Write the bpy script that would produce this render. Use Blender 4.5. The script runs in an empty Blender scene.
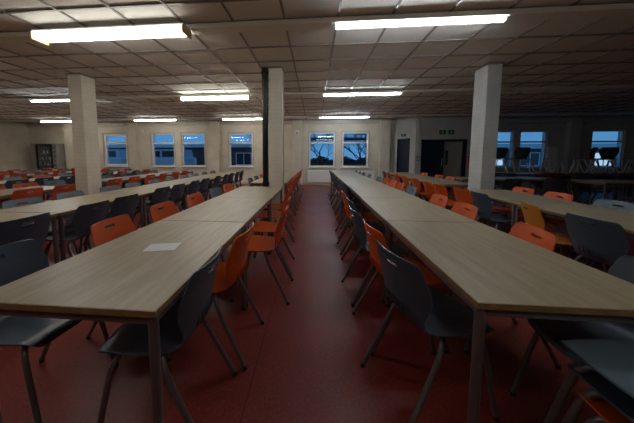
import bpy, bmesh, math, random
from mathutils import Vector, Matrix, Euler
random.seed(7)
S = bpy.context.scene
C = S.collection
PI = math.pi
CEIL = 2.834
WY = 11.2          # back wall
WL, WR, WF = -13.85, 14.2, -5.0
TOP = 0.74

# ------------------------------------------------------------------ materials
def mat(name, col, rough=.5, metal=0., emit=None, es=0., spec=.5, noise=None, bump=None, alpha=None, trans=0.):
    m = bpy.data.materials.new(name); m.use_nodes = True
    nt = m.node_tree; b = nt.nodes['Principled BSDF']
    b.inputs['Base Color'].default_value = (*col, 1); b.inputs['Roughness'].default_value = rough
    b.inputs['Metallic'].default_value = metal; b.inputs['Specular IOR Level'].default_value = spec
    if emit: b.inputs['Emission Color'].default_value = (*emit, 1); b.inputs['Emission Strength'].default_value = es
    if noise:
        sc, amt, stretch = noise
        tc = nt.nodes.new('ShaderNodeTexCoord'); mp = nt.nodes.new('ShaderNodeMapping'); mp.inputs['Scale'].default_value = stretch
        n = nt.nodes.new('ShaderNodeTexNoise'); n.inputs['Scale'].default_value = sc; n.inputs['Detail'].default_value = 4
        r = nt.nodes.new('ShaderNodeMapRange'); r.inputs[1].default_value = .3; r.inputs[2].default_value = .7
        r.inputs[3].default_value = 1-amt; r.inputs[4].default_value = 1+amt
        mx = nt.nodes.new('ShaderNodeVectorMath'); mx.operation = 'SCALE'; mx.inputs[0].default_value = col
        L = nt.links.new
        L(tc.outputs['Object'], mp.inputs[0]); L(mp.outputs[0], n.inputs['Vector']); L(n.outputs[0], r.inputs[0])
        L(r.outputs[0], mx.inputs['Scale']); L(mx.outputs[0], b.inputs['Base Color'])
        if bump:
            bp = nt.nodes.new('ShaderNodeBump'); bp.inputs['Strength'].default_value = bump; bp.inputs['Distance'].default_value = .005
            L(n.outputs[0], bp.inputs['Height']); L(bp.outputs[0], b.inputs['Normal'])
    return m

def wall_mat(name, col, axis='x'):
    m = mat(name, col, .6); nt = m.node_tree; b = nt.nodes['Principled BSDF']; L = nt.links.new
    g = nt.nodes.new('ShaderNodeNewGeometry'); sp = nt.nodes.new('ShaderNodeSeparateXYZ'); L(g.outputs['Position'], sp.inputs[0])
    cb = nt.nodes.new('ShaderNodeCombineXYZ')
    ad = nt.nodes.new('ShaderNodeMath'); ad.operation = 'ADD'; L(sp.outputs[0], ad.inputs[0]); L(sp.outputs[1], ad.inputs[1])
    L(ad.outputs[0], cb.inputs[0]); L(sp.outputs[2], cb.inputs[1])
    br = nt.nodes.new('ShaderNodeTexBrick'); br.inputs['Scale'].default_value = 1
    br.inputs['Brick Width'].default_value = .225; br.inputs['Row Height'].default_value = .075; br.inputs['Mortar Size'].default_value = .006
    br.inputs['Color1'].default_value = (*col, 1); br.inputs['Color2'].default_value = (*[c*.96 for c in col], 1)
    br.inputs['Mortar'].default_value = (*[c*.90 for c in col], 1)
    L(cb.outputs[0], br.inputs['Vector'])
    n = nt.nodes.new('ShaderNodeTexNoise'); n.inputs['Scale'].default_value = 2.2; n.inputs['Detail'].default_value = 5
    L(g.outputs['Position'], n.inputs['Vector'])
    r = nt.nodes.new('ShaderNodeMapRange'); r.inputs[1].default_value = .3; r.inputs[2].default_value = .7; r.inputs[3].default_value = .9; r.inputs[4].default_value = 1.06
    L(n.outputs[0], r.inputs[0])
    v = nt.nodes.new('ShaderNodeVectorMath'); v.operation = 'SCALE'; L(br.outputs['Color'], v.inputs[0]); L(r.outputs[0], v.inputs['Scale']); L(v.outputs[0], b.inputs['Base Color'])
    bp = nt.nodes.new('ShaderNodeBump'); bp.inputs['Strength'].default_value = .35; bp.inputs['Distance'].default_value = .004; bp.invert = True
    L(br.outputs['Fac'], bp.inputs['Height']); L(bp.outputs[0], b.inputs['Normal'])
    return m

def brick_mat(name, c1, c2, mortar):
    m = wall_mat(name, c1); nt = m.node_tree
    for n in nt.nodes:
        if n.type == 'TEX_BRICK':
            n.inputs['Brick Width'].default_value = .225; n.inputs['Row Height'].default_value = .075
            n.inputs['Color2'].default_value = (*c2, 1); n.inputs['Mortar'].default_value = (*mortar, 1)
    return m

def wood_mat():
    m = mat('beech laminate', (.40, .31, .21), .38); nt = m.node_tree; b = nt.nodes['Principled BSDF']; L = nt.links.new
    g = nt.nodes.new('ShaderNodeNewGeometry'); mp = nt.nodes.new('ShaderNodeMapping'); mp.inputs['Scale'].default_value = (22, 1.6, 1)
    L(g.outputs['Position'], mp.inputs[0])
    n = nt.nodes.new('ShaderNodeTexNoise'); n.inputs['Scale'].default_value = 1.6; n.inputs['Detail'].default_value = 7; n.inputs['Roughness'].default_value = .6
    L(mp.outputs[0], n.inputs['Vector'])
    cr = nt.nodes.new('ShaderNodeValToRGB'); cr.color_ramp.elements[0].position = .3; cr.color_ramp.elements[1].position = .72
    cr.color_ramp.elements[0].color = (.265, .212, .135, 1); cr.color_ramp.elements[1].color = (.375, .31, .21, 1)
    L(n.outputs[0], cr.inputs[0]); L(cr.outputs[0], b.inputs['Base Color'])
    return m

def floor_mat():
    m = mat('red vinyl floor', (.17, .035, .028), .42, spec=.3); nt = m.node_tree; b = nt.nodes['Principled BSDF']; L = nt.links.new
    g = nt.nodes.new('ShaderNodeNewGeometry')
    n = nt.nodes.new('ShaderNodeTexNoise'); n.inputs['Scale'].default_value = 60; n.inputs['Detail'].default_value = 4; L(g.outputs['Position'], n.inputs['Vector'])
    n2 = nt.nodes.new('ShaderNodeTexNoise'); n2.inputs['Scale'].default_value = 1.4; n2.inputs['Detail'].default_value = 6; n2.inputs['Roughness'].default_value = .7
    L(g.outputs['Position'], n2.inputs['Vector'])
    cr = nt.nodes.new('ShaderNodeValToRGB'); e = cr.color_ramp.elements; e[0].position = .35; e[1].position = .68
    e[0].color = (.145, .022, .016, 1); e[1].color = (.225, .036, .028, 1); L(n.outputs[0], cr.inputs[0])
    r = nt.nodes.new('ShaderNodeMapRange'); r.inputs[1].default_value = .3; r.inputs[2].default_value = .7; r.inputs[3].default_value = .82; r.inputs[4].default_value = 1.15
    L(n2.outputs[0], r.inputs[0])
    # welded sheet joints every two metres, running down the room
    sp = nt.nodes.new('ShaderNodeSeparateXYZ'); L(g.outputs['Position'], sp.inputs[0])
    a = nt.nodes.new('ShaderNodeMath'); a.operation = 'ADD'; a.inputs[1].default_value = 40.35; L(sp.outputs[0], a.inputs[0])
    md = nt.nodes.new('ShaderNodeMath'); md.operation = 'MODULO'; md.inputs[1].default_value = 2.; L(a.outputs[0], md.inputs[0])
    lt = nt.nodes.new('ShaderNodeMath'); lt.operation = 'LESS_THAN'; lt.inputs[1].default_value = .005; L(md.outputs[0], lt.inputs[0])
    k = nt.nodes.new('ShaderNodeMath'); k.operation = 'MULTIPLY_ADD'; k.inputs[1].default_value = -.7; k.inputs[2].default_value = 1; L(lt.outputs[0], k.inputs[0])
    k2 = nt.nodes.new('ShaderNodeMath'); k2.operation = 'MULTIPLY'; L(k.outputs[0], k2.inputs[0]); L(r.outputs[0], k2.inputs[1])
    v = nt.nodes.new('ShaderNodeVectorMath'); v.operation = 'SCALE'; L(cr.outputs[0], v.inputs[0]); L(k2.outputs[0], v.inputs['Scale']); L(v.outputs[0], b.inputs['Base Color'])
    rr = nt.nodes.new('ShaderNodeMapRange'); rr.inputs[1].default_value = .3; rr.inputs[2].default_value = .75; rr.inputs[3].default_value = .3; rr.inputs[4].default_value = .5
    L(n2.outputs[0], rr.inputs[0]); L(rr.outputs[0], b.inputs['Roughness'])
    bp = nt.nodes.new('ShaderNodeBump'); bp.inputs['Strength'].default_value = .25; bp.inputs['Distance'].default_value = .002
    L(n.outputs[0], bp.inputs['Height']); L(bp.outputs[0], b.inputs['Normal'])
    return m

M = {}
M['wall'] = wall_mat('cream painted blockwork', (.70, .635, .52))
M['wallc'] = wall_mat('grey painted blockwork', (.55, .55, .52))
M['trim'] = mat('cream gloss trim', (.50, .46, .39), .4)
M['ceil'] = mat('ceiling tile', (.80, .765, .70), .85, noise=(240, .10, (1, 1, 1)), bump=.3)
M['tbar'] = mat('ceiling grid bar', (.22, .20, .18), .38)
M['trunk'] = mat('trunking paint', (.80, .77, .68), .45)
M['floor'] = floor_mat()
M['wood'] = wood_mat()
M['edge'] = mat('table edge', (.25, .15, .055), .45, noise=(30, .2, (1, 1, 1)))
M['steel'] = mat('painted steel', (.15, .12, .118), .38, .35)
M['steel2'] = mat('chair steel', (.19, .18, .175), .32, .6)
M['pale'] = mat('pale steel', (.62, .62, .62), .35, .4)
M['k'] = mat('slate plastic', (.052, .072, .100), .36)
M['b'] = mat('blue grey plastic', (.095, .135, .17), .42)
M['o'] = mat('orange plastic', (.60, .088, .008), .36)
M['r'] = mat('red orange plastic', (.46, .062, .022), .4)
M['y'] = mat('amber plastic', (.55, .20, .022), .36)
M['d'] = mat('dark red plastic', (.22, .02, .015), .4)
M['black'] = mat('black paint', (.006, .006, .008), .3)
M['foot'] = mat('rubber foot', (.012, .012, .012), .6)
M['white'] = mat('white paint', (.80, .80, .78), .35)
M['tray'] = mat('lamp tray', (.55, .55, .52), .4)
M['amber'] = mat('yellowed end cap', (.62, .42, .14), .45)
M['paper'] = mat('paper', (.62, .66, .70), .6)
M['navy'] = mat('navy door', (.010, .016, .035), .35)
M['greydoor'] = mat('grey door', (.28, .28, .27), .45)
M['green'] = mat('green sign', (.01, .12, .07), .4)
M['signw'] = mat('sign white', (.6, .65, .62), .4)
M['redpaint'] = mat('extinguisher red', (.35, .02, .015), .3)
M['brick'] = brick_mat('red brick', (.20, .085, .06), (.14, .06, .045), (.22, .2, .18))
M['slate'] = mat('roofing', (.06, .065, .075), .7, noise=(4, .2, (1, 1, 1)))
M['tarmac'] = mat('tarmac', (.05, .052, .055), .8, noise=(20, .3, (1, 1, 1)))
M['bark'] = mat('bark', (.04, .035, .03), .9, noise=(20, .3, (1, 1, 1)))
M['hedge'] = mat('hedge leaves', (.03, .05, .03), .8, noise=(9, .6, (1, 1, 1)), bump=1)
M['darkglass'] = mat('dark glazing', (.02, .03, .04), .08)
M['vehw'] = mat('white bodywork', (.6, .62, .65), .3)
M['litwin'] = mat('lit window', (.3, .35, .4), .4, emit=(.55, .8, 1), es=.55)
M['items'] = mat('stocked packets', (.12, .13, .15), .4, noise=(26, .8, (1, 1, 1)))
def lamp(name, col, s):
    return mat(name, (.8, .8, .8), .4, emit=col, es=s)
LP = 19.0
M['lampwarm'] = lamp('warm tube diffuser', (1, .965, .86), LP)
M['lampcool'] = lamp('cool tube diffuser', (.84, .93, 1), LP*1.9)
M['lampdim'] = lamp('dimmed tube diffuser', (1, .965, .88), LP*.6)  # tubes behind the camera, output turned down to keep the near tables darker
M['lampbig'] = lamp('wide tube diffuser', (1, .97, .90), LP*.45)
g = bpy.data.materials.new('window glass'); g.use_nodes = True; nt = g.node_tree; nt.nodes.clear()
o = nt.nodes.new('ShaderNodeOutputMaterial'); mx = nt.nodes.new('ShaderNodeMixShader'); tr = nt.nodes.new('ShaderNodeBsdfTransparent'); gl = nt.nodes.new('ShaderNodeBsdfGlossy')
gl.inputs['Roughness'].default_value = .01; tr.inputs[0].default_value = (.93, .96, .97, 1); fr = nt.nodes.new('ShaderNodeFresnel'); fr.inputs[0].default_value = 1.75
gm = nt.nodes.new('ShaderNodeNewGeometry'); inv = nt.nodes.new('ShaderNodeMath'); inv.operation = 'SUBTRACT'; inv.inputs[0].default_value = 1; mu = nt.nodes.new('ShaderNodeMath'); mu.operation = 'MULTIPLY'
nt.links.new(gm.outputs['Backfacing'], inv.inputs[1]); nt.links.new(inv.outputs[0], mu.inputs[0]); nt.links.new(fr.outputs[0], mu.inputs[1]); nt.links.new(mu.outputs[0], mx.inputs[0]); nt.links.new(tr.outputs[0], mx.inputs[1]); nt.links.new(gl.outputs[0], mx.inputs[2]); nt.links.new(mx.outputs[0], o.inputs[0])
M['glass'] = g

# ------------------------------------------------------------------ mesh helpers
def box(bm, x0, x1, y0, y1, z0, z1, mtx=None):
    vs = [bm.verts.new((x, y, z)) for z in (z0, z1) for x, y in ((x0, y0), (x1, y0), (x1, y1), (x0, y1))]
    for f in ((3, 2, 1, 0), (4, 5, 6, 7), (0, 1, 5, 4), (1, 2, 6, 5), (2, 3, 7, 6), (3, 0, 4, 7)):
        bm.faces.new([vs[i] for i in f])
    if mtx: bmesh.ops.transform(bm, matrix=mtx, verts=vs)
    return vs

def bbox(x0, x1, y0, y1, z0, z1, bev=0., seg=2):
    bm = bmesh.new(); box(bm, x0, x1, y0, y1, z0, z1)
    if bev: bmesh.ops.bevel(bm, geom=list(bm.edges), offset=bev, segments=seg, affect='EDGES', profile=.5)
    return bm

def tube(bm, pts, r, n=10, cap=True):
    pts = [Vector(p) for p in pts]; rs = r if isinstance(r, (list, tuple)) else [r]*len(pts)
    rings = []; ref = None
    for i, p in enumerate(pts):
        a = pts[max(i-1, 0)]; b = pts[min(i+1, len(pts)-1)]; t = (b-a).normalized()
        if ref is None:
            ref = Vector((0, 0, 1)) if abs(t.z) < .9 else Vector((1, 0, 0))
        u = t.cross(ref).normalized(); w = t.cross(u).normalized(); ref = -w if False else ref
        u2 = u
        if rings and u2.dot(last) < 0: u2 = -u2; w = -w
        last = u2
        rings.append([bm.verts.new(p + u2*math.cos(2*PI*k/n)*rs[i] + w*math.sin(2*PI*k/n)*rs[i]) for k in range(n)])
    for a, b in zip(rings, rings[1:]):
        for k in range(n): bm.faces.new((a[k], a[(k+1) % n], b[(k+1) % n], b[k]))
    if cap:
        bm.faces.new(rings[0][::-1]); bm.faces.new(rings[-1])

def smooth_path(pts, n=5):
    P = [Vector(p) for p in pts]; P = [P[0]*2-P[1]] + P + [P[-1]*2-P[-2]]; out = []
    for i in range(1, len(P)-2):
        for k in range(n):
            t = k/n; a, b, c, d = P[i-1], P[i], P[i+1], P[i+2]
            out.append(.5*((2*b)+(c-a)*t+(2*a-5*b+4*c-d)*t*t+(-a+3*b-3*c+d)*t**3))
    out.append(P[-2]); return out

def obj(name, bm, m, parent=None, smooth=False, kind=None):
    bmesh.ops.recalc_face_normals(bm, faces=list(bm.faces))
    me = bpy.data.meshes.new(name); bm.to_mesh(me); bm.free()
    me.materials.append(M[m] if isinstance(m, str) else m)
    if smooth:
        for p in me.polygons: p.use_smooth = True
        me.set_sharp_from_angle(angle=math.radians(40))
    o = bpy.data.objects.new(name, me); C.objects.link(o)
    if parent: o.parent = parent
    if kind: o['kind'] = kind
    return o

def tag(o, label, cat, group=None, kind=None):
    o['label'] = label; o['category'] = cat
    if group: o['group'] = group
    if kind: o['kind'] = kind
    return o

def thing(name, label, cat, loc=(0, 0, 0), rz=0, group=None, kind=None):
    o = bpy.data.objects.new(name, None); C.objects.link(o); o.empty_display_size = .1
    o.location = loc; o.rotation_euler = (0, 0, rz)
    return tag(o, label, cat, group, kind)

def struct(name, bm, m, label, cat, smooth=False):
    return tag(obj(name, bm, m, None, smooth), label, cat, None, 'structure')

def dup(root):
    r = root.copy(); C.objects.link(r)
    for ch in root.children:
        c = ch.copy(); C.objects.link(c); c.parent = r
        for gch in ch.children:
            d = gch.copy(); C.objects.link(d); d.parent = c
    return r

# ------------------------------------------------------------------ room shell
FL = bmesh.new(); box(FL, WL-.2, WR+.2, WF-.2, WY+.0, -.1, 0)
struct('floor', FL, 'floor', 'dark red vinyl floor of the dining hall', 'floor')
bm = bmesh.new(); box(bm, WL-.2, WR+.2, WF-.2, WY+.25, CEIL+.012, CEIL+.2)
ceil = struct('ceiling', bm, 'ceil', 'suspended ceiling of square speckled tiles', 'ceiling')
# grid bars (one structural mesh: the pattern of the ceiling)
bm = bmesh.new(); GX, GY, TX, TY = -.949, .39, .6, .551
x = GX - math.floor((GX-WL)/TX)*TX
while x < WR: box(bm, x-.012, x+.012, WF, WY, CEIL-.004, CEIL+.012); x += TX
y = GY - math.floor((GY-WF)/TY)*TY
while y < WY: box(bm, WL, WR, y-.012, y+.012, CEIL-.003, CEIL+.012); y += TY
o = obj('grid_bars', bm, 'tbar', ceil)

def wall_with_holes(name, x0, x1, z1, y, thick, holes, m, label):
    bm = bmesh.new(); xs = sorted({x0, x1, *[h[0] for h in holes], *[h[1] for h in holes]})
    for a, b in zip(xs, xs[1:]):
        hs = [h for h in holes if h[0] <= a+1e-6 and h[1] >= b-1e-6]
        if not hs: box(bm, a, b, y, y+thick, 0, z1)
        else:
            h = hs[0]
            if h[2] > 0: box(bm, a, b, y, y+thick, 0, h[2])
            box(bm, a, b, y, y+thick, h[3], z1)
    return struct(name, bm, m, label, 'wall')

ZB, ZT = .80, 2.32
wins = [(-9.99, -8.80), (-7.59, -6.48), (-6.12, -5.0), (-3.87, -2.77), (-.23, .90), (1.22, 2.33), (7.25, 8.25), (8.45, 9.50), (11.15, 12.35)]
door_hole = (4.22, 5.92)
wall_with_holes('wall_back', WL, 3.45, CEIL+.012, WY, .25, [(a, b, ZB, ZT) for a, b in wins[:6]], 'wall', 'cream painted back wall with six windows over radiators')
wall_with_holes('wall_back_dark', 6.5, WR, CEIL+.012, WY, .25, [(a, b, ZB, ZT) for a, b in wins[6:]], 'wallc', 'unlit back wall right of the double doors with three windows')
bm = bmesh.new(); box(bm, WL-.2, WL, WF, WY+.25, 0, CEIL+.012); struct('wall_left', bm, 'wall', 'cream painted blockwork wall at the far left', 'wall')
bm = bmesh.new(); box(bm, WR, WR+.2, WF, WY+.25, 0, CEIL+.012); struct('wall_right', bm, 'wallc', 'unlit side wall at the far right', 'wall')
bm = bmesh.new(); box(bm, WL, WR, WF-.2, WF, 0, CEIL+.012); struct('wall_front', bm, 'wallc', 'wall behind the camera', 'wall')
# lobby front with the double doorway
DY = 10.4
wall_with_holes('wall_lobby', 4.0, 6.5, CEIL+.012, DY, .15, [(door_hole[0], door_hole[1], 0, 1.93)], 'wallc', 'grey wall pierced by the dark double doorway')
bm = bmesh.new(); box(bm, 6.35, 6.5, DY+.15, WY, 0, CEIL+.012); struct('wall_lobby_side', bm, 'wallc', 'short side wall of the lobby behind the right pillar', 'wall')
# canted wall with narrow door
a = Vector((3.45, WY, 0)); b = Vector((4.0, DY, 0)); d = (b-a); L = d.length; ang = math.atan2(d.y, d.x)
MX = Matrix.Translation(a) @ Matrix.Rotation(ang, 4, 'Z')
bm = bmesh.new()
box(bm, 0, .13, 0, .14, 0, CEIL+.012, MX); box(bm, .72, L, 0, .14, 0, CEIL+.012, MX); box(bm, .13, .72, 0, .14, 2.0, CEIL+.012, MX)
struct('wall_canted', bm, 'wallc', 'short canted wall holding a narrow dark door', 'wall')
dr = thing('door_2', 'narrow dark side door in the canted wall', 'door', (0, 0, 0), 0, None, 'structure'); dr.matrix_world = MX
bm = bmesh.new(); box(bm, .17, .68, .03, .07, .0, 1.96); obj('door_leaf', bm, 'navy', dr)
bm = bmesh.new(); box(bm, .13, .17, -.01, .12, 0, 2.0); box(bm, .68, .72, -.01, .12, 0, 2.0); box(bm, .17, .68, -.01, .12, 1.96, 2.0); obj('door_frame', bm, 'navy', dr)
# corridor behind double doors
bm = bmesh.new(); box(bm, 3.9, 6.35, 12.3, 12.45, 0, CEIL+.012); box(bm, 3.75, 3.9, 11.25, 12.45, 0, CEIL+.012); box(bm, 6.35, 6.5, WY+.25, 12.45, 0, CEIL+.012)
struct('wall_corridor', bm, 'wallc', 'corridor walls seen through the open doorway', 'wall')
bm = bmesh.new(); box(bm, 3.75, 6.5, WY, 12.45, -.1, 0); struct('floor_corridor', bm, 'floor', 'red floor of the corridor beyond the doors', 'floor')
bm = bmesh.new(); box(bm, 3.75, 6.5, WY+.25, 12.45, CEIL, CEIL+.2); struct('ceiling_corridor', bm, 'ceil', 'ceiling of the corridor beyond the doors', 'ceiling')
dd = thing('door_1', 'dark double doorway, left leaf shut and right side open', 'door', (0, DY, 0), 0, None, 'structure')
x0, x1 = door_hole
bm = bmesh.new(); box(bm, x0, x0+.06, -.02, .12, 0, 1.93); box(bm, x1-.06, x1, -.02, .12, 0, 1.93); box(bm, x0+.06, x1-.06, -.02, .12, 1.87, 1.93); obj('door_frame', bm, 'navy', dd)
lf = obj('door_leaf', bbox(x0+.065, x0+.87, .03, .075, .01, 1.865), 'navy', dd)
bm = bmesh.new(); tube(bm, [(x0+.80, .03, .9), (x0+.80, -.02, .92), (x0+.80, -.02, 1.18), (x0+.80, .03, 1.2)], .01, 8); obj('door_handle', bm, 'pale', lf, True)
bm = bmesh.new(); box(bm, 0, .74, 0, .045, .01, 1.865)
lf2 = obj('door_leaf', bm, 'greydoor', dd); lf2.location = (x1-.11, .12, 0); lf2.rotation_euler = (0, 0, math.radians(174)); lf2['label'] = 'pale grey right leaf standing slightly ajar'
bm = bmesh.new(); box(bm, .50, .58, .046, .056, .93, 1.5); obj('push_plate', bm, 'black', lf2)

# skirting / plinth
bm = bmesh.new(); box(bm, WL, 3.45, WY-.12, WY, 0, .10); struct('baseboard_back', bm, 'trim', 'grey plinth along the foot of the back wall', 'skirting')
bm = bmesh.new(); box(bm, 6.5, WR, WY-.06, WY, 0, .10); struct('baseboard_right', bm, 'trim', 'plinth below the right-hand windows', 'skirting')
# cornice beam and pipe at wall head
bm = bmesh.new(); box(bm, WL, 3.45, WY-.10, WY, CEIL-.16, CEIL-.002); struct('trim_1', bm, 'trim', 'cream boxed beam along the head of the back wall', 'beam')
bm = bmesh.new(); box(bm, 6.5, WR, WY-.18, WY, CEIL-.2, CEIL-.002); struct('trim_2', bm, 'wallc', 'boxed beam along the head of the unlit back wall', 'beam')
bm = bmesh.new(); box(bm, WL, WL+.08, WF, WY-.1, CEIL-.1, CEIL-.002); struct('trim_3', bm, 'trim', 'boxed beam along the head of the left wall', 'beam')
# pilasters
k = 4
for px, lab in ((-11.55, 'pilaster right of the glass fronted fridge'), (-8.38, 'cream pilaster between first and second window from left'), (-4.46, 'cream pilaster between third and fourth window from left'), (-.75, 'cream pilaster left of the windows at the aisle end'), (2.98, 'cream pilaster right of the windows at the aisle end')):
    bm = bbox(px-.21, px+.21, WY-.22, WY-.001, 0, CEIL-.002, .01); struct('trim_%d' % k, bm, 'wall', lab, 'pilaster'); k += 1
for px, lab in ((6.9, 'dark pilaster nearest the lobby'), (10.35, 'dark pilaster between the right-hand windows')):
    bm = bbox(px-.21, px+.21, WY-.22, WY-.001, 0, CEIL-.002, .01); struct('trim_%d' % k, bm, 'wallc', lab, 'pilaster'); k += 1

# windows
wl = ['far left window of the back wall', 'second window from left in the back wall', 'third window from left in the back wall', 'window just left of the black pipe',
      'left window of the pair at the aisle end', 'right window of the pair at the aisle end', 'window beside the right pillar', 'window above the dark stored furniture', 'rightmost window, behind the raised chairs']
for i, (a, b) in enumerate(wins):
    w = thing('window_%d' % (i+1), wl[i], 'window', ((a+b)/2, WY+.06, ZB), 0, None, 'structure')
    h = (b-a)/2; H = ZT-ZB; tr = H*.70; f = .055 if i else .11
    bm = bmesh.new()
    box(bm, -h, -h+f, -.02, .06, 0, H); box(bm, h-f, h, -.02, .06, 0, H)
    box(bm, -h+f, h-f, -.02, .06, 0, f); box(bm, -h+f, h-f, -.02, .06, H-f, H); box(bm, -h+f, h-f, -.02, .06, tr-.03, tr+.03 + (.05 if not i else 0))
    obj('window_frame', bm, 'white', w)
    bm = bmesh.new(); box(bm, -h+f, h-f, .02, .026, f, tr-.03); obj('lower_pane', bm, 'glass', w)
    bm = bmesh.new(); box(bm, -h+f, h-f, .02, .026, tr+.03 + (.05 if not i else 0), H-f); obj('upper_pane', bm, 'glass', w)
    obj('window_sill', bbox(-h-.06, h+.06, -.16, -.062, -.035, 0, .006), 'white', w)
    bm = bmesh.new()
    box(bm, -h-.05, -h, -.075, -.061, 0, H+.05); box(bm, h, h+.05, -.075, -.061, 0, H+.05); box(bm, -h, h, -.075, -.061, H, H+.05)
    obj('architrave', bm, 'trim', w)

# pillars
def pillar(x0, x1, y0, y1, lab, m='wall'):
    bm = bbox(x0, x1, y0, y1, 0, CEIL-.001, .008)
    p = thing('pillar', lab, 'pillar', (0, 0, 0), 0, None, 'structure'); obj('shaft', bm, m, p)
    bm = bmesh.new(); box(bm, x0-.02, x1+.02, y0-.02, y1+.02, CEIL-.02, CEIL-.0015); obj('ceiling_collar', bm, 'tbar', p)
    bm = bmesh.new(); box(bm, x0-.012, x1+.012, y0-.012, y1+.012, 0.001, .1); obj('pillar_base', bm, 'trim', p)
    return p
pillar(-4.66, -4.40, 4.50, 4.82, 'cream square pillar between the left-hand table rows')
pillar(-.81, -.58, 4.50, 4.80, 'cream square pillar with a black pipe at end of the left table row')
pillar(2.90, 3.13, 4.62, 4.98, 'pale grey square pillar among the right-hand tables', 'wallc')
bm = bmesh.new(); tube(bm, [(-.885, 4.53, 0.002), (-.885, 4.53, CEIL-.003)], .055, 16)
p = thing('drain_pipe', 'black vertical pipe running up beside the middle pillar', 'pipe'); obj('pipe', bm, 'black', p, True)
for z in (.75, 2.72): bm = bmesh.new(); tube(bm, [(-.885, 4.53, z), (-.885, 4.53, z+.06)], .066, 16); obj('collar', bm, 'black', p, True)
bm = bmesh.new(); tube(bm, [(-.57, 4.68, .1), (-.57, 4.68, CEIL-.01)], .009, 8); tag(obj('conduit', bm, 'trim', None, True), 'thin pale conduit up the right face of the middle pillar', 'conduit')

# trunking
TL = [2.95, 6.2, 9.82, -.4, -3.6]
names = ['nearest ceiling trunking beam above the front lamps', 'middle ceiling trunking beam', 'farthest ceiling trunking beam near the back wall', 'ceiling trunking beam overhead behind the camera', 'rearmost ceiling trunking beam behind the camera']
for y, nm in zip(TL, names):
    bm = bbox(WL+.08, WR-.01, y+.02, y+.17, CEIL-.058, CEIL-.003, .004); struct('trim_%d' % k, bm, 'trunk', nm, 'trunking'); k += 1
    # joint clips are part of pattern

# lamps: housing tray, diffuser, end caps, hanging off the trunking
def light_fixture(x0, x1, y, m, label, w=.065, h=.038, lit=True, cap='tray'):
    zt = CEIL-.0585
    if m == 'lampcool': w, h = .05, .022
    ht = .03 if m != 'lampcool' else .014
    t = thing('fluorescent_light', label, 'light', ((x0+x1)/2, y+.095, zt), 0, 'fluorescent lights under the ceiling trunking')
    L = (x1-x0)/2
    obj('housing', bbox(-L, L, -w/2+.008, w/2-.008, -ht, 0, .004), 'tray', t)
    bm = bmesh.new(); n = 10; ring = []
    prof = [(-w/2, -ht+.002)] + [(-w/2*math.cos(PI*q/n) if 0 else -w/2*math.cos(PI*q/n), -ht-(h-.010 if h > .03 else h)*math.sin(PI*q/n)**.6) for q in range(n+1)] + [(w/2, -ht+.002)]
    A = [bm.verts.new((-L+.02, p[0], p[1])) for p in prof]; B = [bm.verts.new((L-.02, p[0], p[1])) for p in prof]
    for q in range(len(prof)): r = (q+1) % len(prof); bm.faces.new((A[q], A[r], B[r], B[q]))
    bm.faces.new(A[::-1]); bm.faces.new(B)
    bmesh.ops.remove_doubles(bm, verts=list(bm.verts), dist=1e-5)
    obj('diffuser', bm, m if lit else 'white', t, True)
    for s in (-1, 1):
        a, b = sorted((s*(L-.02), s*L)); obj('end_cap', bbox(a, b, -w/2-.004, w/2+.004, -ht-.002-h, -ht+.004, .004), cap, t)
    return t
def FX(x0, x1, y, m, lab, **k_): return light_fixture(x0, x1, y, m, lab, **k_)
FX(-3.36, -1.47, 2.82, 'lampbig', 'wide bright diffuser lamp with yellowed end caps, front left', w=.19, h=.078, cap='amber')
FX(.22, 2.06, 2.95, 'lampcool', 'thin cool white lamp over the front right table row')
FX(-7.3, -5.5, 2.95, 'lampwarm', 'warm lamp beyond the left edge, in line with the front lamps')
FX(-11.1, -9.3, 2.95, 'lampwarm', 'warm lamp far left, in line with the front lamps')
FX(-3.36, -1.60, 6.14, 'lampwarm', 'warm lamp left of black pipe in middle lamp line', w=.12, h=.07)
FX(.20, 2.04, 6.2, 'lampcool', 'cool lamp in middle line above the right aisle row')
FX(-7.62, -5.8, 6.2, 'lampcool', 'middle line lamp half hidden by the left pillar')
FX(-11.1, -9.3, 6.2, 'lampwarm', 'middle line lamp near the left wall')
FX(-3.66, -1.85, 9.82, 'lampwarm', 'far line lamp passing behind the black pipe')
FX(.18, 2.08, 9.82, 'lampcool', 'far line lamp over the windows at the aisle end')
FX(-7.42, -5.58, 9.82, 'lampwarm', 'far line lamp just right of the left pillar')
FX(-11.65, -9.8, 9.82, 'lampwarm', 'far line lamp left of the left pillar')
FX(3.95, 5.9, 6.2, 'lampcool', 'unlit lamp in the dark area right of the right pillar', lit=False)
FX(7.6, 9.5, 6.2, 'lampcool', 'second unlit lamp toward the right-hand windows', lit=False)
FX(3.95, 5.8, 2.95, 'lampcool', 'unlit lamp off to the right of the front lamps', lit=False)
FX(-3.3, -1.5, -.4, 'lampdim', 'warm lamp overhead just behind the camera, left')
FX(.2, 2.05, -.4, 'lampdim', 'cool lamp overhead just behind the camera, right')
FX(-7.3, -5.5, -.4, 'lampdim', 'warm lamp behind the camera, far left')

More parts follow.
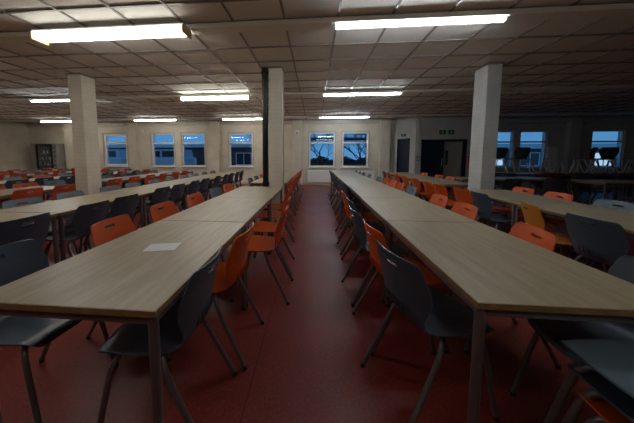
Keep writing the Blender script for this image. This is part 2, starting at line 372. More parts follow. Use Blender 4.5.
# ------------------------------------------------------------------ table
TW, TLn = .75, 1.194
def make_table():
    t = thing('dining_table', '', 'table')
    w, l = TW/2, TLn/2
    obj('tabletop', bbox(-w+.002, w-.002, -l+.002, l-.002, TOP-.0235, TOP, .0015, 1), 'wood', t)
    # edge band: a thin lipping round the board
    bm = bmesh.new()
    for x0, x1, y0, y1 in ((-w, -w+.0035, -l, l), (w-.0035, w, -l, l), (-w+.0035, w-.0035, -l, -l+.0035), (-w+.0035, w-.0035, l-.0035, l)):
        box(bm, x0, x1, y0, y1, TOP-.025, TOP-.0015)
    obj('edge_band', bm, 'edge', t)
    bm = bmesh.new(); q = .03
    for x0, x1, y0, y1 in ((-w+.012, -w+.037, -l+q, l-q), (w-.037, w-.012, -l+q, l-q), (-w+q, w-q, -l+.012, -l+.037), (-w+q, w-q, l-.037, l-.012)):
        box(bm, x0, x1, y0, y1, TOP-.058, TOP-.0255)
    obj('frame_rail', bm, 'steel', t)
    for sx in (-1, 1):
        for sy in (-1, 1):
            bm = bmesh.new(); x = sx*(w-.026); y = sy*(l-.026)
            tube(bm, [(x, y, .012), (x, y, TOP-.0255)], .0185, 14); lg = obj('leg', bm, 'steel', t, True)
            bm = bmesh.new(); tube(bm, [(x, y, 0), (x, y, .02)], .0215, 14); obj('foot_cap', bm, 'foot', lg, True)
    return t
proto_table = make_table(); tused = [False]
def table(x, y, label, group, rz=0):
    t = proto_table if not tused[0] else dup(proto_table); tused[0] = True
    t.location = (x, y, 0); t.rotation_euler = (0, 0, rz); t['label'] = label; t['group'] = group
    return t

# ------------------------------------------------------------------ chair
# facing +Y, backrest at -Y, origin on floor below the seat centre
def lerp_tab(tab, t):
    for (a, va), (b, vb) in zip(tab, tab[1:]):
        if t <= b:
            s = (t-a)/(b-a) if b > a else 0; s = s*s*(3-2*s)*.5+s*.5
            return va+(vb-va)*s
    return tab[-1][1]
seat_prof = [(.215, .432), (.212, .444), (.20, .455), (.175, .461), (.13, .461), (.07, .456), (0, .450), (-.07, .446), (-.12, .447), (-.155, .455), (-.178, .470), (-.190, .490)]
back_prof = [(-.190, .490), (-.199, .515), (-.206, .545), (-.212, .580), (-.218, .615), (-.226, .650), (-.235, .680), (-.244, .706), (-.247, .719), (-.252, .737), (-.256, .750), (-.260, .762), (-.263, .772), (-.264, .777)]
back_prof = [(y, .49+(z-.49)*1.09) for y, z in back_prof]
def shell(prof, half, us, lift, fwd, hole=None):
    bm = bmesh.new(); rows = []
    n = len(prof)
    for i, (y, z) in enumerate(prof):
        h = half[i]; row = []
        for u in us: row.append(bm.verts.new((u*h, y+fwd[i]*u*u, z+lift[i]*abs(u)**3)))
        rows.append(row)
    for i in range(n-1):
        for j in range(len(us)-1):
            if hole and hole[0] <= i < hole[1] and abs((us[j]+us[j+1])/2) < hole[2]: continue
            bm.faces.new((rows[i][j], rows[i][j+1], rows[i+1][j+1], rows[i+1][j]))
    bmesh.ops.recalc_face_normals(bm, faces=list(bm.faces))
    g = bmesh.ops.solidify(bm, geom=list(bm.faces), thickness=.007)
    return bm
us = [-1, -.93, -.8, -.62, -.42, -.24, -.1, 0, .1, .24, .42, .62, .8, .93, 1]
seat_half = [.150, .172, .190, .203, .210, .213, .210, .200, .186, .172, .160, .152]
seat_lift = [-.008, -.008, -.004, 0, .003, .006, .010, .012, .012, .010, .005, 0]
seat_fwd = [-.03, -.024, -.015, -.006, 0, 0, 0, 0, 0, .004, .014, .022]
back_half = [.152, .160, .176, .194, .207, .211, .208, .204, .201, .197, .193, .188, .180, .166]
back_fwd = [.022, .028, .034, .038, .040, .040, .038, .036, .035, .034, .033, .032, .031, .030]
def leg_path(sx, front):
    if front: pts = [(sx*.05, .10, .432), (sx*.12, .105, .432), (sx*.158, .112, .425), (sx*.180, .128, .395), (sx*.190, .150, .32), (sx*.207, .215, .01)]
    else: pts = [(sx*.05, -.06, .432), (sx*.12, -.065, .432), (sx*.158, -.075, .425), (sx*.180, -.095, .395), (sx*.190, -.125, .32), (sx*.207, -.28, .01)]
    return pts
def make_chair():
    t = thing('dining_chair', '', 'chair')
    st = obj('seat', shell(seat_prof, seat_half, us, seat_lift, seat_fwd), 'k', t, True)
    bm = shell(back_prof, back_half, us, [0]*len(back_prof), back_fwd, (8, 9, .24))
    bk = obj('backrest', bm, 'k', t, True)
    # ribs low on the rear of the back and a lip round the hand slot
    bm = bmesh.new()
    for u in (-.5, -.3, -.1, .1, .3, .5):
        x = u*.16
        tube(bm, smooth_path([(x, -.196+.02*u*u, .492), (x, -.207+.02*u*u, .52), (x*1.08, -.216+.03*u*u, .56)], 2), [.003, .004, .0045, .004, .0015], 6)
    obj('lumbar_ribs', bm, 'k', bk, True)
    bm = bmesh.new(); box(bm, -.052, .052, -.260, -.250, .762, .7675); obj('handle_lip', bm, 'k', bk)
    for sx in (-1, 1):
        for fr in (True, False):
            bm = bmesh.new(); tube(bm, smooth_path(leg_path(sx, fr), 4), .0125, 10); lg = obj('leg', bm, 'steel2', t, True)
            e = leg_path(sx, fr)[-1]; bm = bmesh.new(); tube(bm, [(e[0], e[1], 0), (e[0], e[1]*.995, .022)], .0135, 8); obj('foot_cap', bm, 'foot', lg, True)
    bm = bmesh.new()
    box(bm, -.06, .06, .088, .112, .424, .441); box(bm, -.06, .06, -.072, -.048, .424, .441); box(bm, -.016, .016, -.05, .09, .427, .439)
    obj('under_frame', bm, 'steel2', t)
    return t
protos = {}
base = make_chair(); cused = set()
COLN = {'k': 'dark slate', 'b': 'blue grey', 'o': 'orange', 'r': 'red orange', 'y': 'amber', 'd': 'dark red'}
def make_variant(c):
    if c == 'k': return base
    r = dup(base)
    for ch in r.children:
        if ch.name.startswith(('seat', 'backrest')):
            ch.data = ch.data.copy(); ch.data.materials[0] = M[c]
            for g_ in ch.children: g_.data = g_.data.copy(); g_.data.materials[0] = M[c]
    return r
for c in 'kbordy': protos[c] = make_variant(c)
for c in 'kd':      # older stored chairs with bright steel legs
    r = dup(protos[c]); protos[c.upper()] = r
    for ch in r.children:
        if ch.name.startswith(('leg', 'under_frame')): ch.data = ch.data.copy(); ch.data.materials[0] = M['pale']
COLN['K'] = 'dark slate'; COLN['D'] = 'dark red'
def chair(c, x, y, rz, label, group, z=0, rx=0):
    t = protos[c] if c not in cused else dup(protos[c]); cused.add(c)
    t.location = (x, y, z); t.rotation_euler = (rx, 0, rz); t['label'] = label
    if group: t['group'] = group
    return t

ORD = ['nearest', 'second', 'third', 'fourth', 'fifth', 'sixth', 'seventh', 'eighth', 'ninth', 'tenth', 'eleventh', 'twelfth', 'thirteenth', 'fourteenth', 'fifteenth', 'sixteenth']
def nth(i): return 'nearest the camera' if i == 0 else ORD[i] + ' from the camera'
def row(nm, xc, ty, right, left, joff=.0):
    for i, y in enumerate(ty):
        table(xc+random.uniform(-.006, .006), y+TLn/2, 'beech topped table, %s in the %s' % (nth(i), nm), 'dining tables in the '+nm)
    for side, lst, sg in (('right', right, 1), ('left', left, -1)):
        for i, c in enumerate(lst):
            col, y = c[0], c[1]; dx = c[2] if len(c) > 2 else 0; dr = c[3] if len(c) > 3 else random.uniform(-.05, .05)
            x = xc + sg*(TW/2+.13-.27+dx) + random.uniform(-.01, .015)*sg
            chair(col, x, y, (PI/2 if sg > 0 else -PI/2) + dr, '%s chair, %s, %s side of %s' % (COLN[col], nth(i), side, nm), 'chairs on the %s side of the %s' % (side, nm))
def series(s, y0, step=.6): return [(c, y0+i*step) for i, c in enumerate(s)]

rowL1, rowL2 = 'first row left of aisle', 'second row left of aisle'
# first row left of the aisle: three tables, the pillar, then the row goes on
row(rowL1, -.925, [.79, 1.99, 3.19, 5.0, 6.2, 7.4], 
    [('k', 1.12, -.03, 0.03), ('o', 1.60, .01, -.05), ('o', 2.27, .2, .0), ('o', 2.82, .17), ('o', 3.45, .1), ('o', 4.02, .08)] + series('ooooorooo', 5.1, .52),
    [('k', 1.12, .26, 0), ('o', 1.76, .16, .05), ('o', 2.38, .14), ('o', 3.0, .12), ('b', 3.62, .1), ('o', 4.13, .08), ('k', 5.3), ('k', 5.9), ('o', 6.5), ('k', 7.1)])
row(rowL2, -2.80, [.96, 2.16, 3.36, 4.56, 5.76, 6.96],
    [('k', 1.76, .05), ('k', 2.38, .06), ('k', 2.86, .05), ('k', 3.67), ('k', 4.14), ('k', 4.74), ('k', 5.26), ('k', 5.94), ('k', 6.5), ('k', 7.0), ('k', 7.56), ('k', 8.05)],
    [('b', 2.50), ('b', 3.06), ('b', 3.72), ('b', 4.22), ('b', 4.85), ('b', 5.4), ('b', 6.05), ('b', 6.6), ('b', 7.25), ('b', 7.8)])
row('third row left of aisle', -4.66, [1.75, 2.95, 5.0, 6.2, 7.4],
    [('r', 2.78), ('r', 3.33), ('r', 3.86), ('r', 4.95), ('r', 5.55), ('r', 6.1), ('r', 6.65), ('r', 7.3), ('r', 7.85)],
    [('r', 3.5), ('o', 4.0), ('b', 4.5), ('r', 5.2), ('b', 5.75), ('k', 6.4), ('b', 7.0), ('b', 7.6)])
row('fourth row left of aisle', -6.48, [3.3, 4.5, 5.7, 6.9, 8.1],
    [('k', 4.1), ('k', 4.6), ('k', 5.1), ('k', 5.65), ('r', 6.3), ('k', 6.85), ('r', 7.4), ('k', 8.0), ('r', 8.55)],
    [('b', 4.7), ('b', 5.2), ('r', 5.8), ('b', 6.4), ('k', 7.0), ('r', 7.6), ('b', 8.2), ('k', 8.8)])
row('fifth row left of aisle', -8.30, [4.7, 5.9, 7.1, 8.3],
    [('r', 5.5), ('r', 6.0), ('b', 6.55), ('r', 7.1), ('r', 7.7), ('k', 8.2), ('r', 8.8)],
    [('r', 6.3), ('b', 6.9), ('r', 7.5), ('b', 8.1), ('k', 8.7)])
row('sixth row left of aisle', -10.15, [6.2, 7.4, 8.6],
    [('r', 7.1), ('r', 7.7), ('k', 8.3), ('r', 8.9), ('r', 9.4)],
    [('r', 8.0), ('b', 8.6), ('r', 9.2)])
# first row right of the aisle
row('first row right of aisle', .99, [.943, 2.143, 3.343, 4.543, 5.743, 6.943, 8.143],
    [('k', 1.14, .06), ('o', 1.80, .02, -.15), ('o', 2.62, .07), ('o', 3.2, .09), ('b', 4.05, .08), ('o', 4.6, .08), ('o', 5.05, .1), ('o', 5.55, .1), ('b', 5.95, .05), ('k', 6.7), ('k', 7.4), ('k', 8.1), ('k', 8.8)],
    [('k', 1.34, .13, .28), ('o', 1.80, .12, .12), ('k', 2.32, .15, .1), ('k', 2.85, .12), ('o', 3.42, .12), ('k', 4.05, .1), ('k', 4.6), ('k', 5.2), ('k', 5.8), ('k', 6.4), ('k', 7.0), ('k', 7.6), ('k', 8.3)])
row('second row right of aisle', 2.70, [.70, 1.90, 3.10, 5.05, 6.25, 7.45],
    [('k', 2.15), ('b', 2.92, .05), ('o', 3.53, .03), ('o', 4.06, .02), ('o', 6.1), ('o', 6.65), ('o', 7.45)],
    [('k', 2.14, .06, .05), ('y', 2.68, .04, -.3), ('k', 3.50, .04), ('o', 3.98, .03), ('o', 4.5, .1), ('o', 4.95, .08), ('o', 5.7, .05), ('o', 6.3, .05), ('o', 6.95, .05), ('o', 7.65, .05), ('k', 8.3)])

# stack of three chairs at the head of the right row, backs toward the camera
for i, (c, z) in enumerate((('o', .0), ('k', .074), ('b', .148))):
    t = chair(c, 1.12-.01*i, .72+.02*i, 0, '%s chair, %s of the stack at the near right table end' % (COLN[c], ('bottom', 'middle', 'top')[i]), 'stacked chairs at the front right', z)

# ------------------------------------------------------------------ dark area on the right
def dtable(x, y, lab, rz): return table(x, y, lab, 'tables in the unlit area', rz)
dtable(4.08, 6.55, 'table in the unlit area just right of the right pillar', PI/2)
dtable(5.30, 6.65, 'middle table of the unlit area', PI/2)
dtable(6.52, 5.98, 'table at the right edge of the unlit area', PI/2)
dtable(7.73, 5.96, 'table running out of frame in the unlit area', PI/2)
dx = [(5.9, 8.5), (7.1, 8.5), (8.3, 8.5), (9.5, 8.5), (10.7, 8.5)]
for i, (x, y) in enumerate(dx):
    dtable(x, y, 'far table in the unlit area holding raised chairs, %s from the pillar' % ['first', 'second', 'third', 'fourth', 'fifth'][i], PI/2)
# upturned chairs, seats on the tabletop, legs in the air
ups = [(7.05, 'k'), (7.50, 'k'), (7.95, 'd'), (8.45, 'k'), (8.95, 'k'), (9.45, 'd'), (9.95, 'k'), (10.45, 'k'), (10.95, 'k')]
for i, (x, c) in enumerate(ups):
    chair(c.upper(), x, 8.36, random.uniform(-.05, .05), '%s chair upturned on the far tables, legs up, %s from the left' % (COLN[c], 'first' if i == 0 else ORD[i]), 'upturned chairs on the far tables', TOP+.463, PI)
ups2 = [(7.3, 'd'), (7.8, 'k'), (8.7, 'k'), (9.25, 'd'), (9.75, 'k'), (10.3, 'k')]
for i, (x, c) in enumerate(ups2):
    t = chair(c.upper(), x, 8.64, PI+random.uniform(-.05, .05), '%s chair upturned along the window edge of the far tables, %s from left' % (COLN[c], 'first' if i == 0 else ORD[i]), 'upturned chairs on the far tables', TOP+.463, PI)
# upright chairs standing on tabletops
chair('D', 8.28, 8.50, .5, 'dark red chair standing upright on a far table before the rightmost window', None, TOP+.001)
chair('K', 8.84, 8.50, -.3, 'black chair standing upright beside the dark red one', None, TOP+.001)
chair('K', 5.72, 8.50, .1, 'black chair standing on the far table close to the right pillar', None, TOP+.001)
chair('K', 6.38, 8.50, -.1, 'black chair raised on a far table, left of the pale board', None, TOP+.001)
# chairs on the floor in the dark
for i, (c, x, y, r) in enumerate((('d', 5.95, 6.9, PI+.3), ('k', 5.3, 7.4, PI), ('b', 4.6, 7.25, PI+.1), ('k', 4.2, 5.9, .1), ('k', 5.2, 6.05, -.1), ('b', 6.4, 5.35, .1), ('k', 6.7, 6.6, PI), ('k', 7.2, 5.3, 0), ('d', 6.6, 7.7, 0), ('k', 7.4, 7.75, 0), ('b', 5.5, 7.8, 0))):
    chair(c, x, y, r, '%s chair on the floor of the unlit area, %s counted from the left' % (COLN[c], ['seventh', 'fifth', 'third', 'second', 'fourth', 'eighth', 'tenth', 'eleventh', 'ninth', 'twelfth', 'sixth'][i]), 'chairs on the floor of the unlit area')
# pale board leaning against the wall
t = thing('whiteboard', 'pale blue white upright board standing before the dark wall', 'board', (9.02, 10.4, 0))
obj('board_panel', bbox(-.17, .17, -.015, .015, .75, 1.62, .004), 'white', t)
for s in (-1, 1):
    bm = bmesh.new(); tube(bm, [(s*.2, -.18 if s > 0 else .18, 0), (s*.12, 0, .76)], .012, 8); obj('leg', bm, 'pale', t, True)
    bm = bmesh.new(); tube(bm, [(s*.2, .18 if s > 0 else -.18, 0), (s*.12, 0, .76)], .012, 8); obj('leg', bm, 'pale', t, True)

# ------------------------------------------------------------------ fixtures
def radiator(x0, x1, lab):
    t = thing('radiator', lab, 'radiator', ((x0+x1)/2, WY-.15, .1), 0, None); w = (x1-x0)/2
    bm = bbox(-w, w, -.012, .012, .02, .54, .006)
    n = int(w*2/.05)
    for i in range(n):
        x = -w+.03+i*(2*w-.06)/(n-1); box(bm, x-.012, x+.012, -.019, -.008, .05, .51)
    obj('front_panel', bm, 'white', t)
    bm = bmesh.new(); box(bm, -w, w, .012, .10, .5, .545); box(bm, -w, -w+.01, .012, .1, .02, .5); box(bm, w-.01, w, .012, .1, .02, .5); obj('casing', bm, 'white', t)
    bm = bmesh.new(); tube(bm, smooth_path([(w+.005, .04, .08), (w+.05, .04, .08), (w+.06, .04, .04), (w+.06, .04, -.0)], 3), .009, 8); obj('valve_pipe', bm, 'pale', t, True)
radiator(-.30, 1.05, 'white panel radiator under the left aisle-end window')
radiator(1.22, 2.6, 'white panel radiator under the right aisle-end window')

# display fridge
t = thing('display_fridge', 'tall pale drinks fridge with glass door at the far left', 'fridge', (-12.62, 10.97, 0))
W2, D2, H2 = .62, .20, 1.86
bm = bmesh.new(); box(bm, -W2-.08, -W2+.22, -D2, D2, .03, H2); box(bm, W2-.20, W2, -D2, D2, .03, H2); box(bm, -W2+.22, W2-.2, -D2, D2, H2-.07, H2); box(bm, -W2+.22, W2-.2, -D2, D2, .03, .3); box(bm, -W2+.22, W2-.2, D2-.03, D2, .3, H2-.07)
obj('cabinet', bm, 'greydoor', t)
bm = bmesh.new(); a0, a1 = -W2+.22, W2-.2
box(bm, a0, a0+.07, -D2-.04, -D2, .3, H2-.03); box(bm, a1-.07, a1, -D2-.04, -D2, .3, H2-.03); box(bm, a0+.07, a1-.07, -D2-.04, -D2, H2-.09, H2-.03); box(bm, a0+.07, a1-.07, -D2-.04, -D2, .3, .38)
dfr = obj('door', bm, 'black', t)
bm = bmesh.new(); box(bm, a0+.07, a1-.07, -D2-.022, -D2-.016, .38, H2-.09); obj('door_glass', bm, 'glass', dfr)
bm = bmesh.new(); tube(bm, [(a1-.035, -D2-.04, .9), (a1-.035, -D2-.08, .92), (a1-.035, -D2-.08, 1.2), (a1-.035, -D2-.04, 1.22)], .009, 8); obj('door_handle', bm, 'pale', dfr, True)
for z in (.55, .85, 1.12, 1.4):
    bm = bmesh.new(); box(bm, a0+.01, a1-.01, -D2+.03, D2-.05, z, z+.015); obj('shelf', bm, 'pale', t)
for j, z in enumerate((.565, .865, 1.135, 1.415)):
    for i in range(6):
        x = a0+.09+i*.09; bm = bmesh.new(); h = (.14, .16, .11, .15)[j]
        tube(bm, [(x, -.03, z), (x, -.03, z+h*.7), (x, -.03, z+h*.85), (x, -.03, z+h)], [.028, .028, .015, .013], 10)
        b_ = tag(obj('bottle', bm, ('pale', 'items', 'white', 'b')[(i+j) % 4], None, True), 'small bottle on the %s shelf of the fridge' % ['lowest', 'second', 'third', 'top'][j], 'bottle', 'bottles on the %s shelf of the fridge' % ['lowest', 'second', 'third', 'top'][j])
        b_.location = (-12.62, 10.97, 0)
bm = bmesh.new()
for z in (.6, .8, 1.0, 1.2, 1.42, 1.6): box(bm, W2-.16, W2-.04, -D2-.006, -D2, z, z+.12)
obj('price_panel', bm, 'items', t)

# signs: running-man exit plates
def exit_sign(x, y, z, w, h, rz, lab, arrow):
    t = thing('exit_sign', lab, 'sign', (x, y, z), rz)
    obj('sign_plate', bbox(-w/2, w/2, -.012, 0, -h/2, h/2, .002), 'green', t)
    bm = bmesh.new(); s = h/.16; y0, y1 = -.014, -.0122
    if arrow:   # arrow pointing down
        box(bm, -.012*s, .012*s, y0, y1, -.01*s, .055*s)
        vs = [bm.verts.new((a*s, q, c*s)) for q in (y0, y1) for a, c in ((-.04, -.01), (.04, -.01), (0, -.055))]
        bm.faces.new(vs[:3]); bm.faces.new(vs[3:][::-1]); [bm.faces.new((vs[i], vs[3+i], vs[3+(i+1) % 3], vs[(i+1) % 3])) for i in range(3)]
        obj('arrow', bm, 'signw', t)
    else:
        def limb(p, q, r=.008):
            a_, b_ = Vector((p[0]*s, 0, p[1]*s)), Vector((q[0]*s, 0, q[1]*s)); d_ = b_-a_; m = Matrix.Translation(((a_+b_)/2)) @ Matrix.Rotation(-math.atan2(d_.z, d_.x), 4, 'Y')
            box(bm, -d_.length/2, d_.length/2, y0, y1, -r*s, r*s, m)
        limb((0, .03), (-.008, -.012), .011); limb((-.008, -.012), (.022, -.03)); limb((.022, -.03), (.014, -.055)); limb((-.008, -.012), (-.025, -.035)); limb((-.025, -.035), (-.05, -.035))
        limb((0, .028), (.03, .008), .006); limb((0, .028), (-.028, .012), .006)
        for q in range(1):
            m = Matrix.Translation((.006*s, (y0+y1)/2, .05*s)); box(bm, -.010*s, .010*s, -.0009, .0009, -.010*s, .010*s, m)
        obj('running_figure', bm, 'signw', t)
exit_sign(5.0, DY-.001, 2.21, .25, .17, 0, 'green running man exit sign above the double doorway, left plate', False)
exit_sign(5.32, DY-.001, 2.21, .22, .17, 0, 'green arrow exit sign above the double doorway, right plate', True)
e = MX @ Vector((.42, -.002, 2.14)); exit_sign(e.x, e.y, e.z, .22, .11, ang, 'small green exit sign over the narrow side door', False)

def pipe(name, pts, r, m, lab, cat='pipe', n=3):
    bm = bmesh.new(); tube(bm, smooth_path(pts, n), r, 8); return tag(obj(name, bm, m, None, True), lab, cat)
pipe('heating_pipe', [(3.36, WY-.05, .0), (3.36, WY-.05, 1.3), (3.36, WY-.05, 2.3), (3.40, WY-.05, 2.42), (3.36, WY-.05, 2.5), (3.36, WY-.05, 2.66)], .028, 'trim', 'thick cream pipe up the wall right of the aisle windows')
pipe('hook_pipe', [(3.27, WY-.06, 2.2), (3.27, WY-.09, 2.4), (3.32, WY-.18, 2.45), (3.42, WY-.2, 2.42), (3.44, WY-.2, 2.3)], .016, 'pale', 'short hooked pipe at the top beside the thick cream pipe')
pipe('cable_conduit', [(4.08, DY-.02, 1.1), (4.08, DY-.02, 1.8), (4.08, DY-.02, CEIL-.1)], .014, 'trim', 'left of two thin conduits beside the double doorway', 'conduit')
pipe('cable_conduit', [(4.15, DY-.02, 1.25), (4.15, DY-.02, 1.8), (4.15, DY-.02, CEIL-.1)], .014, 'trim', 'right of two thin conduits beside the double doorway', 'conduit')
t = thing('switch_box', 'small grey switch box below the conduits by the doorway', 'switch', (4.12, DY-.001, 1.18)); obj('cover', bbox(-.075, .075, -.05, 0, -.09, .09, .006), 'greydoor', t); obj('rocker', bbox(-.02, .02, -.056, -.05, -.03, .03, .002), 'white', t)
pipe('wall_conduit', [(-4.24, WY-.03, 1.28), (-4.1, WY-.03, 1.28), (-3.95, WY-.03, 1.28)], .02, 'trim', 'short horizontal conduit left of the fourth window', 'conduit')
pipe('wall_conduit', [(-4.18, WY-.03, .3), (-4.18, WY-.03, 1.5), (-4.18, WY-.03, 2.67)], .012, 'trim', 'vertical conduit beside the second cream pilaster', 'conduit')
t = thing('alarm_sounder', 'small white alarm box high on the pilaster at the aisle end', 'alarm', (-.75, WY-.221, 2.3)); obj('case', bbox(-.08, .08, -.06, 0, -.1, .1, .01), 'white', t); obj('grille', bbox(-.05, .05, -.065, -.06, -.07, .0, .003), 'greydoor', t)
t = thing('motion_sensor', 'small white sensor near the head of the wall, second window', 'sensor', (-8.0, WY-.001, 2.46)); obj('case', bbox(-.06, .06, -.06, 0, -.06, .06, .01), 'white', t); obj('lens', bbox(-.035, .035, -.066, -.06, -.035, .035, .003), 'pale', t)

# extinguisher by the doors
t = thing('fire_extinguisher', 'red fire extinguisher hung between double doorway and right pillar', 'extinguisher', (6.03, DY-.10, .85))
bm = bmesh.new(); tube(bm, smooth_path([(0, 0, 0), (0, 0, .02), (0, 0, .38), (0, 0, .44), (0, 0, .46)], 3), [.06, .075, .078, .078, .078, .078, .078, .076, .07, .055, .035, .03, .026], 14); obj('cylinder', bm, 'redpaint', t, True)
bm = bmesh.new(); box(bm, -.02, .02, -.015, .015, .46, .50); box(bm, -.09, .02, -.01, .01, .5, .515); box(bm, -.08, .02, -.01, .01, .53, .545); obj('valve_handle', bm, 'black', t)
bm = bmesh.new(); tube(bm, smooth_path([(.02, 0, .48), (.08, 0, .46), (.10, 0, .35), (.095, 0, .15)], 4), .01, 8); obj('hose', bm, 'black', t, True)
obj('wall_bracket', bbox(-.03, .03, .075, .099, .2, .3), 'black', t)
t = thing('notice_plate', 'small white notice above the fire extinguisher', 'notice', (6.12, DY-.001, 1.62)); obj('plate', bbox(-.09, .09, -.006, 0, -.12, .12, .002), 'white', t); obj('red_band', bbox(-.08, .08, -.008, -.006, .02, .1), 'redpaint', t)

# paper sheet
bm = bmesh.new(); box(bm, -.088, .088, -.062, .062, 0, .0012)
sh = tag(obj('paper_sheet', bm, 'paper'), 'single white sheet of paper lying on the front left table', 'paper'); sh.location = (-.90, 1.385, TOP+.0004); sh.rotation_euler = (0, 0, .22)

# ------------------------------------------------------------------ outside
bm = bmesh.new(); box(bm, -60, 60, 12.46, 80, -.35, -.15); tag(obj('ground', bm, 'tarmac'), 'dark tarmac yard outside the windows', 'ground', None, 'structure')
def building(x0, x1, y0, y1, h, lab, lit=(), wz=(.9, 2.1), step=2.4, wm='darkglass'):
    t = thing('building', lab, 'building', (0, 0, -.15))
    bm = bmesh.new(); box(bm, x0, x1, y0, y1, 0, h); obj('walls', bm, 'brick', t)
    bm = bmesh.new(); box(bm, x0-.3, x1+.3, y0-.35, y1+.3, h, h+.28); obj('roof', bm, 'slate', t)
    bm = bmesh.new(); box(bm, x0-.32, x1+.32, y0-.39, y0-.35, h-.05, h+.3); obj('fascia', bm, 'white', t)
    x = x0+1.0; i = 0
    while x+1.3 < x1:
        f = bmesh.new()
        for a_, b_, c_, d_ in ((x, x+.07, wz[0], wz[1]), (x+1.23, x+1.3, wz[0], wz[1]), (x+.07, x+1.23, wz[0], wz[0]+.07), (x+.07, x+1.23, wz[1]-.07, wz[1]), (x+.62, x+.68, wz[0]+.07, wz[1]-.07)):
            box(f, a_, b_, y0-.05, y0-.001, c_, d_)
        fo = obj('window_frame', f, 'white', t)
        bm = bmesh.new(); box(bm, x+.07, x+1.23, y0-.02, y0-.002, wz[0]+.07, wz[1]-.07); obj('pane', bm, 'litwin' if i in lit else wm, fo)
        x += step; i += 1
    return t
building(-24, -4.2, 19.5, 27, 2.15, 'low brick building across the yard behind the left windows', (1, 4, 6), (.7, 1.7))
building(6.6, 30, 19.5, 27, 2.0, 'low brick building across the yard behind the right windows', (2, 5), (.7, 1.7))
# glazed canopy outside the aisle-end windows
t = thing('canopy', 'glazed lean-to canopy outside the aisle-end windows', 'canopy', (0, 0, -.15))
for i in range(9):
    x = -1.6+i*.75; bm = bmesh.new(); m = Matrix.Translation((x, 0, 0)); tube(bm, [(x, WY+.3, 3.2), (x+.1, WY+3.2, 2.45)], .03, 6); obj('rafter', bm, 'slate', t)
bm = bmesh.new(); box(bm, -2, 5, WY+3.1, WY+3.24, 2.3, 2.45); obj('beam', bm, 'slate', t)
for x in (-1.9, 1.6, 4.9): bm = bmesh.new(); box(bm, x-.05, x+.05, WY+3.12, WY+3.22, 0, 2.3); obj('post', bm, 'slate', t)
bm = bmesh.new(); box(bm, -2, 5, WY+3.6, WY+3.66, .15, 1.1)
t = tag(obj('slatted_fence', bm, 'slate'), 'dark low fence beyond the canopy', 'fence')
t.location = (0, 1.6, -.3)

def tree(x, y, h, seed, lab):
    rnd = random.Random(seed); t = thing('bare_tree', lab, 'tree', (x, y, -.15), 0, 'bare trees beyond the yard')
    bm = bmesh.new(); tube(bm, [(0, 0, 0), (.05, 0, h*.2), (0, .05, h*.4)], [.09, .07, .05], 8); obj('trunk', bm, 'bark', t, True)
    bm = bmesh.new()
    def br(p, d, L, r, dep):
        q = p+d*L; mid = (p+q)/2+Vector((rnd.uniform(-1, 1), rnd.uniform(-1, 1), rnd.uniform(-.3, .6)))*L*.08
        tube(bm, [p, mid, q], [r, r*.85, r*.6], 5, False)
        if dep == 0: return
        for _ in range(3 if dep > 1 else 4):
            e = (d+Vector((rnd.uniform(-1, 1), rnd.uniform(-1, 1), rnd.uniform(-.35, .7)))*.75).normalized(); br(q, e, L*rnd.uniform(.6, .8), r*.6, dep-1)
    for k_ in range(5):
        a_ = k_*1.26+rnd.random(); br(Vector((0, .02, h*(.2+.05*k_))), Vector((math.cos(a_)*.8, math.sin(a_)*.8, .7)).normalized(), h*.2, .035, 4)
    obj('branches', bm, 'bark', t, True)
for i, (x, y, h) in enumerate(((-2.8, 17.2, 4.4), (.4, 19.0, 4.4), (3.0, 16.9, 4.2), (4.3, 20.3, 4.4))):
    tree(x, y, h, i+3, 'bare tree, %s from the left beyond the canopy' % ['first', 'second', 'third', 'fourth'][i])
bm = bmesh.new(); rnd = random.Random(5)
for i in range(1500):
    x = rnd.uniform(-3.5, 5.9); y = rnd.uniform(22, 23); z = rnd.uniform(0, 1.3)*(.9+.1*math.sin(x*3)); s = .16
    v = Euler((rnd.random()*6, rnd.random()*6, rnd.random()*6)).to_matrix(); q = [bm.verts.new(Vector((x, y, z))+v @ Vector(c)*s) for c in ((-1, -.6, 0), (1, -.6, 0), (1, .6, 0), (-1, .6, 0))]; bm.faces.new(q)
h_ = tag(obj('hedge', bm, 'hedge'), 'dark hedge between the two brick buildings', 'hedge', None, 'stuff'); h_.location = (0, 0, -.15)
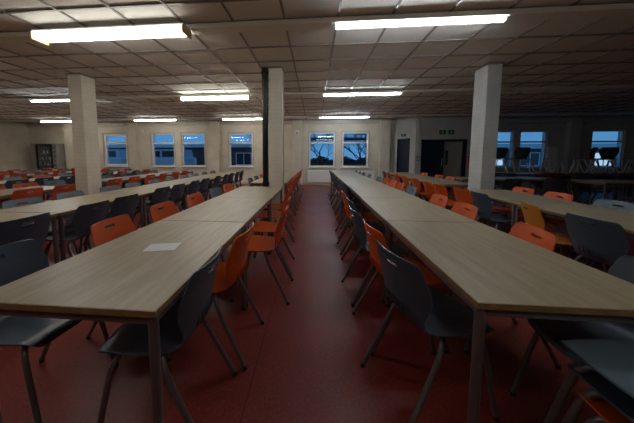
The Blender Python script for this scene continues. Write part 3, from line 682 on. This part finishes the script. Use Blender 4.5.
# white van outside the far left window
def van(x, y, lab):
    t = thing('van', lab, 'van', (x, y, -.15))
    bm = bbox(-1.6, 1.6, -.8, .8, .3, 1.35, .12, 3); box(bm, -1.2, 1.3, -.7, .7, 1.3, 1.85); obj('body', bm, 'vehw', t, True)
    bm = bmesh.new(); box(bm, -1.05, -.1, -.72, -.70, 1.38, 1.75); box(bm, .05, 1.1, -.72, -.70, 1.38, 1.75); obj('side_windows', bm, 'darkglass', t)
    for a_ in (-1, 1):
        for b_ in (-.72, .72):
            bm = bmesh.new(); tube(bm, [(a_, b_-.09, .3), (a_, b_+.09, .3)], .3, 18); obj('wheel', bm, 'foot', t, True)
van(-13.6, 15.6, 'white van parked outside the far left window')
van(-9.6, 15.8, 'white van parked outside the second window from left')

# ------------------------------------------------------------------ world, camera
w = bpy.data.worlds.new('dusk'); S.world = w; w.use_nodes = True; nt = w.node_tree
bg = nt.nodes['Background']; tc = nt.nodes.new('ShaderNodeTexCoord'); sp = nt.nodes.new('ShaderNodeSeparateXYZ'); cr = nt.nodes.new('ShaderNodeValToRGB')
nz = nt.nodes.new('ShaderNodeTexNoise'); nz.inputs['Scale'].default_value = 6; nz.inputs['Detail'].default_value = 5
ad = nt.nodes.new('ShaderNodeMath'); ad.operation = 'MULTIPLY_ADD'; ad.inputs[1].default_value = .45
nt.links.new(tc.outputs['Generated'], sp.inputs[0]); nt.links.new(tc.outputs['Generated'], nz.inputs['Vector'])
nt.links.new(nz.outputs[0], ad.inputs[0]); nt.links.new(sp.outputs[2], ad.inputs[2]); nt.links.new(ad.outputs[0], cr.inputs[0]); nt.links.new(cr.outputs[0], bg.inputs[0])
e = cr.color_ramp.elements; e[0].position = .08; e[0].color = (.11, .33, .62, 1); e[1].position = .7; e[1].color = (.03, .14, .38, 1)
bg.inputs[1].default_value = .72

cam = bpy.data.cameras.new('Camera'); co = bpy.data.objects.new('Camera', cam); C.objects.link(co); S.camera = co
F, CX, CY, YAW, PIT, ROL, ZC = 250.57, 292.6, 177.6, .086, .086, -.001, 1.283
cam.sensor_fit = 'HORIZONTAL'; cam.sensor_width = 36; cam.lens = F*36/634
cam.shift_x = (317-CX)/634; cam.shift_y = (CY-211.5)/634
cam.clip_start = .02; cam.clip_end = 300
co.location = (0, 0, ZC); co.rotation_euler = (PI/2-PIT, 0, YAW)
S.view_settings.view_transform = 'Standard'; S.view_settings.look = 'None'; S.view_settings.gamma = 1; S.view_settings.use_curve_mapping = False
S.view_settings.exposure = 0.62
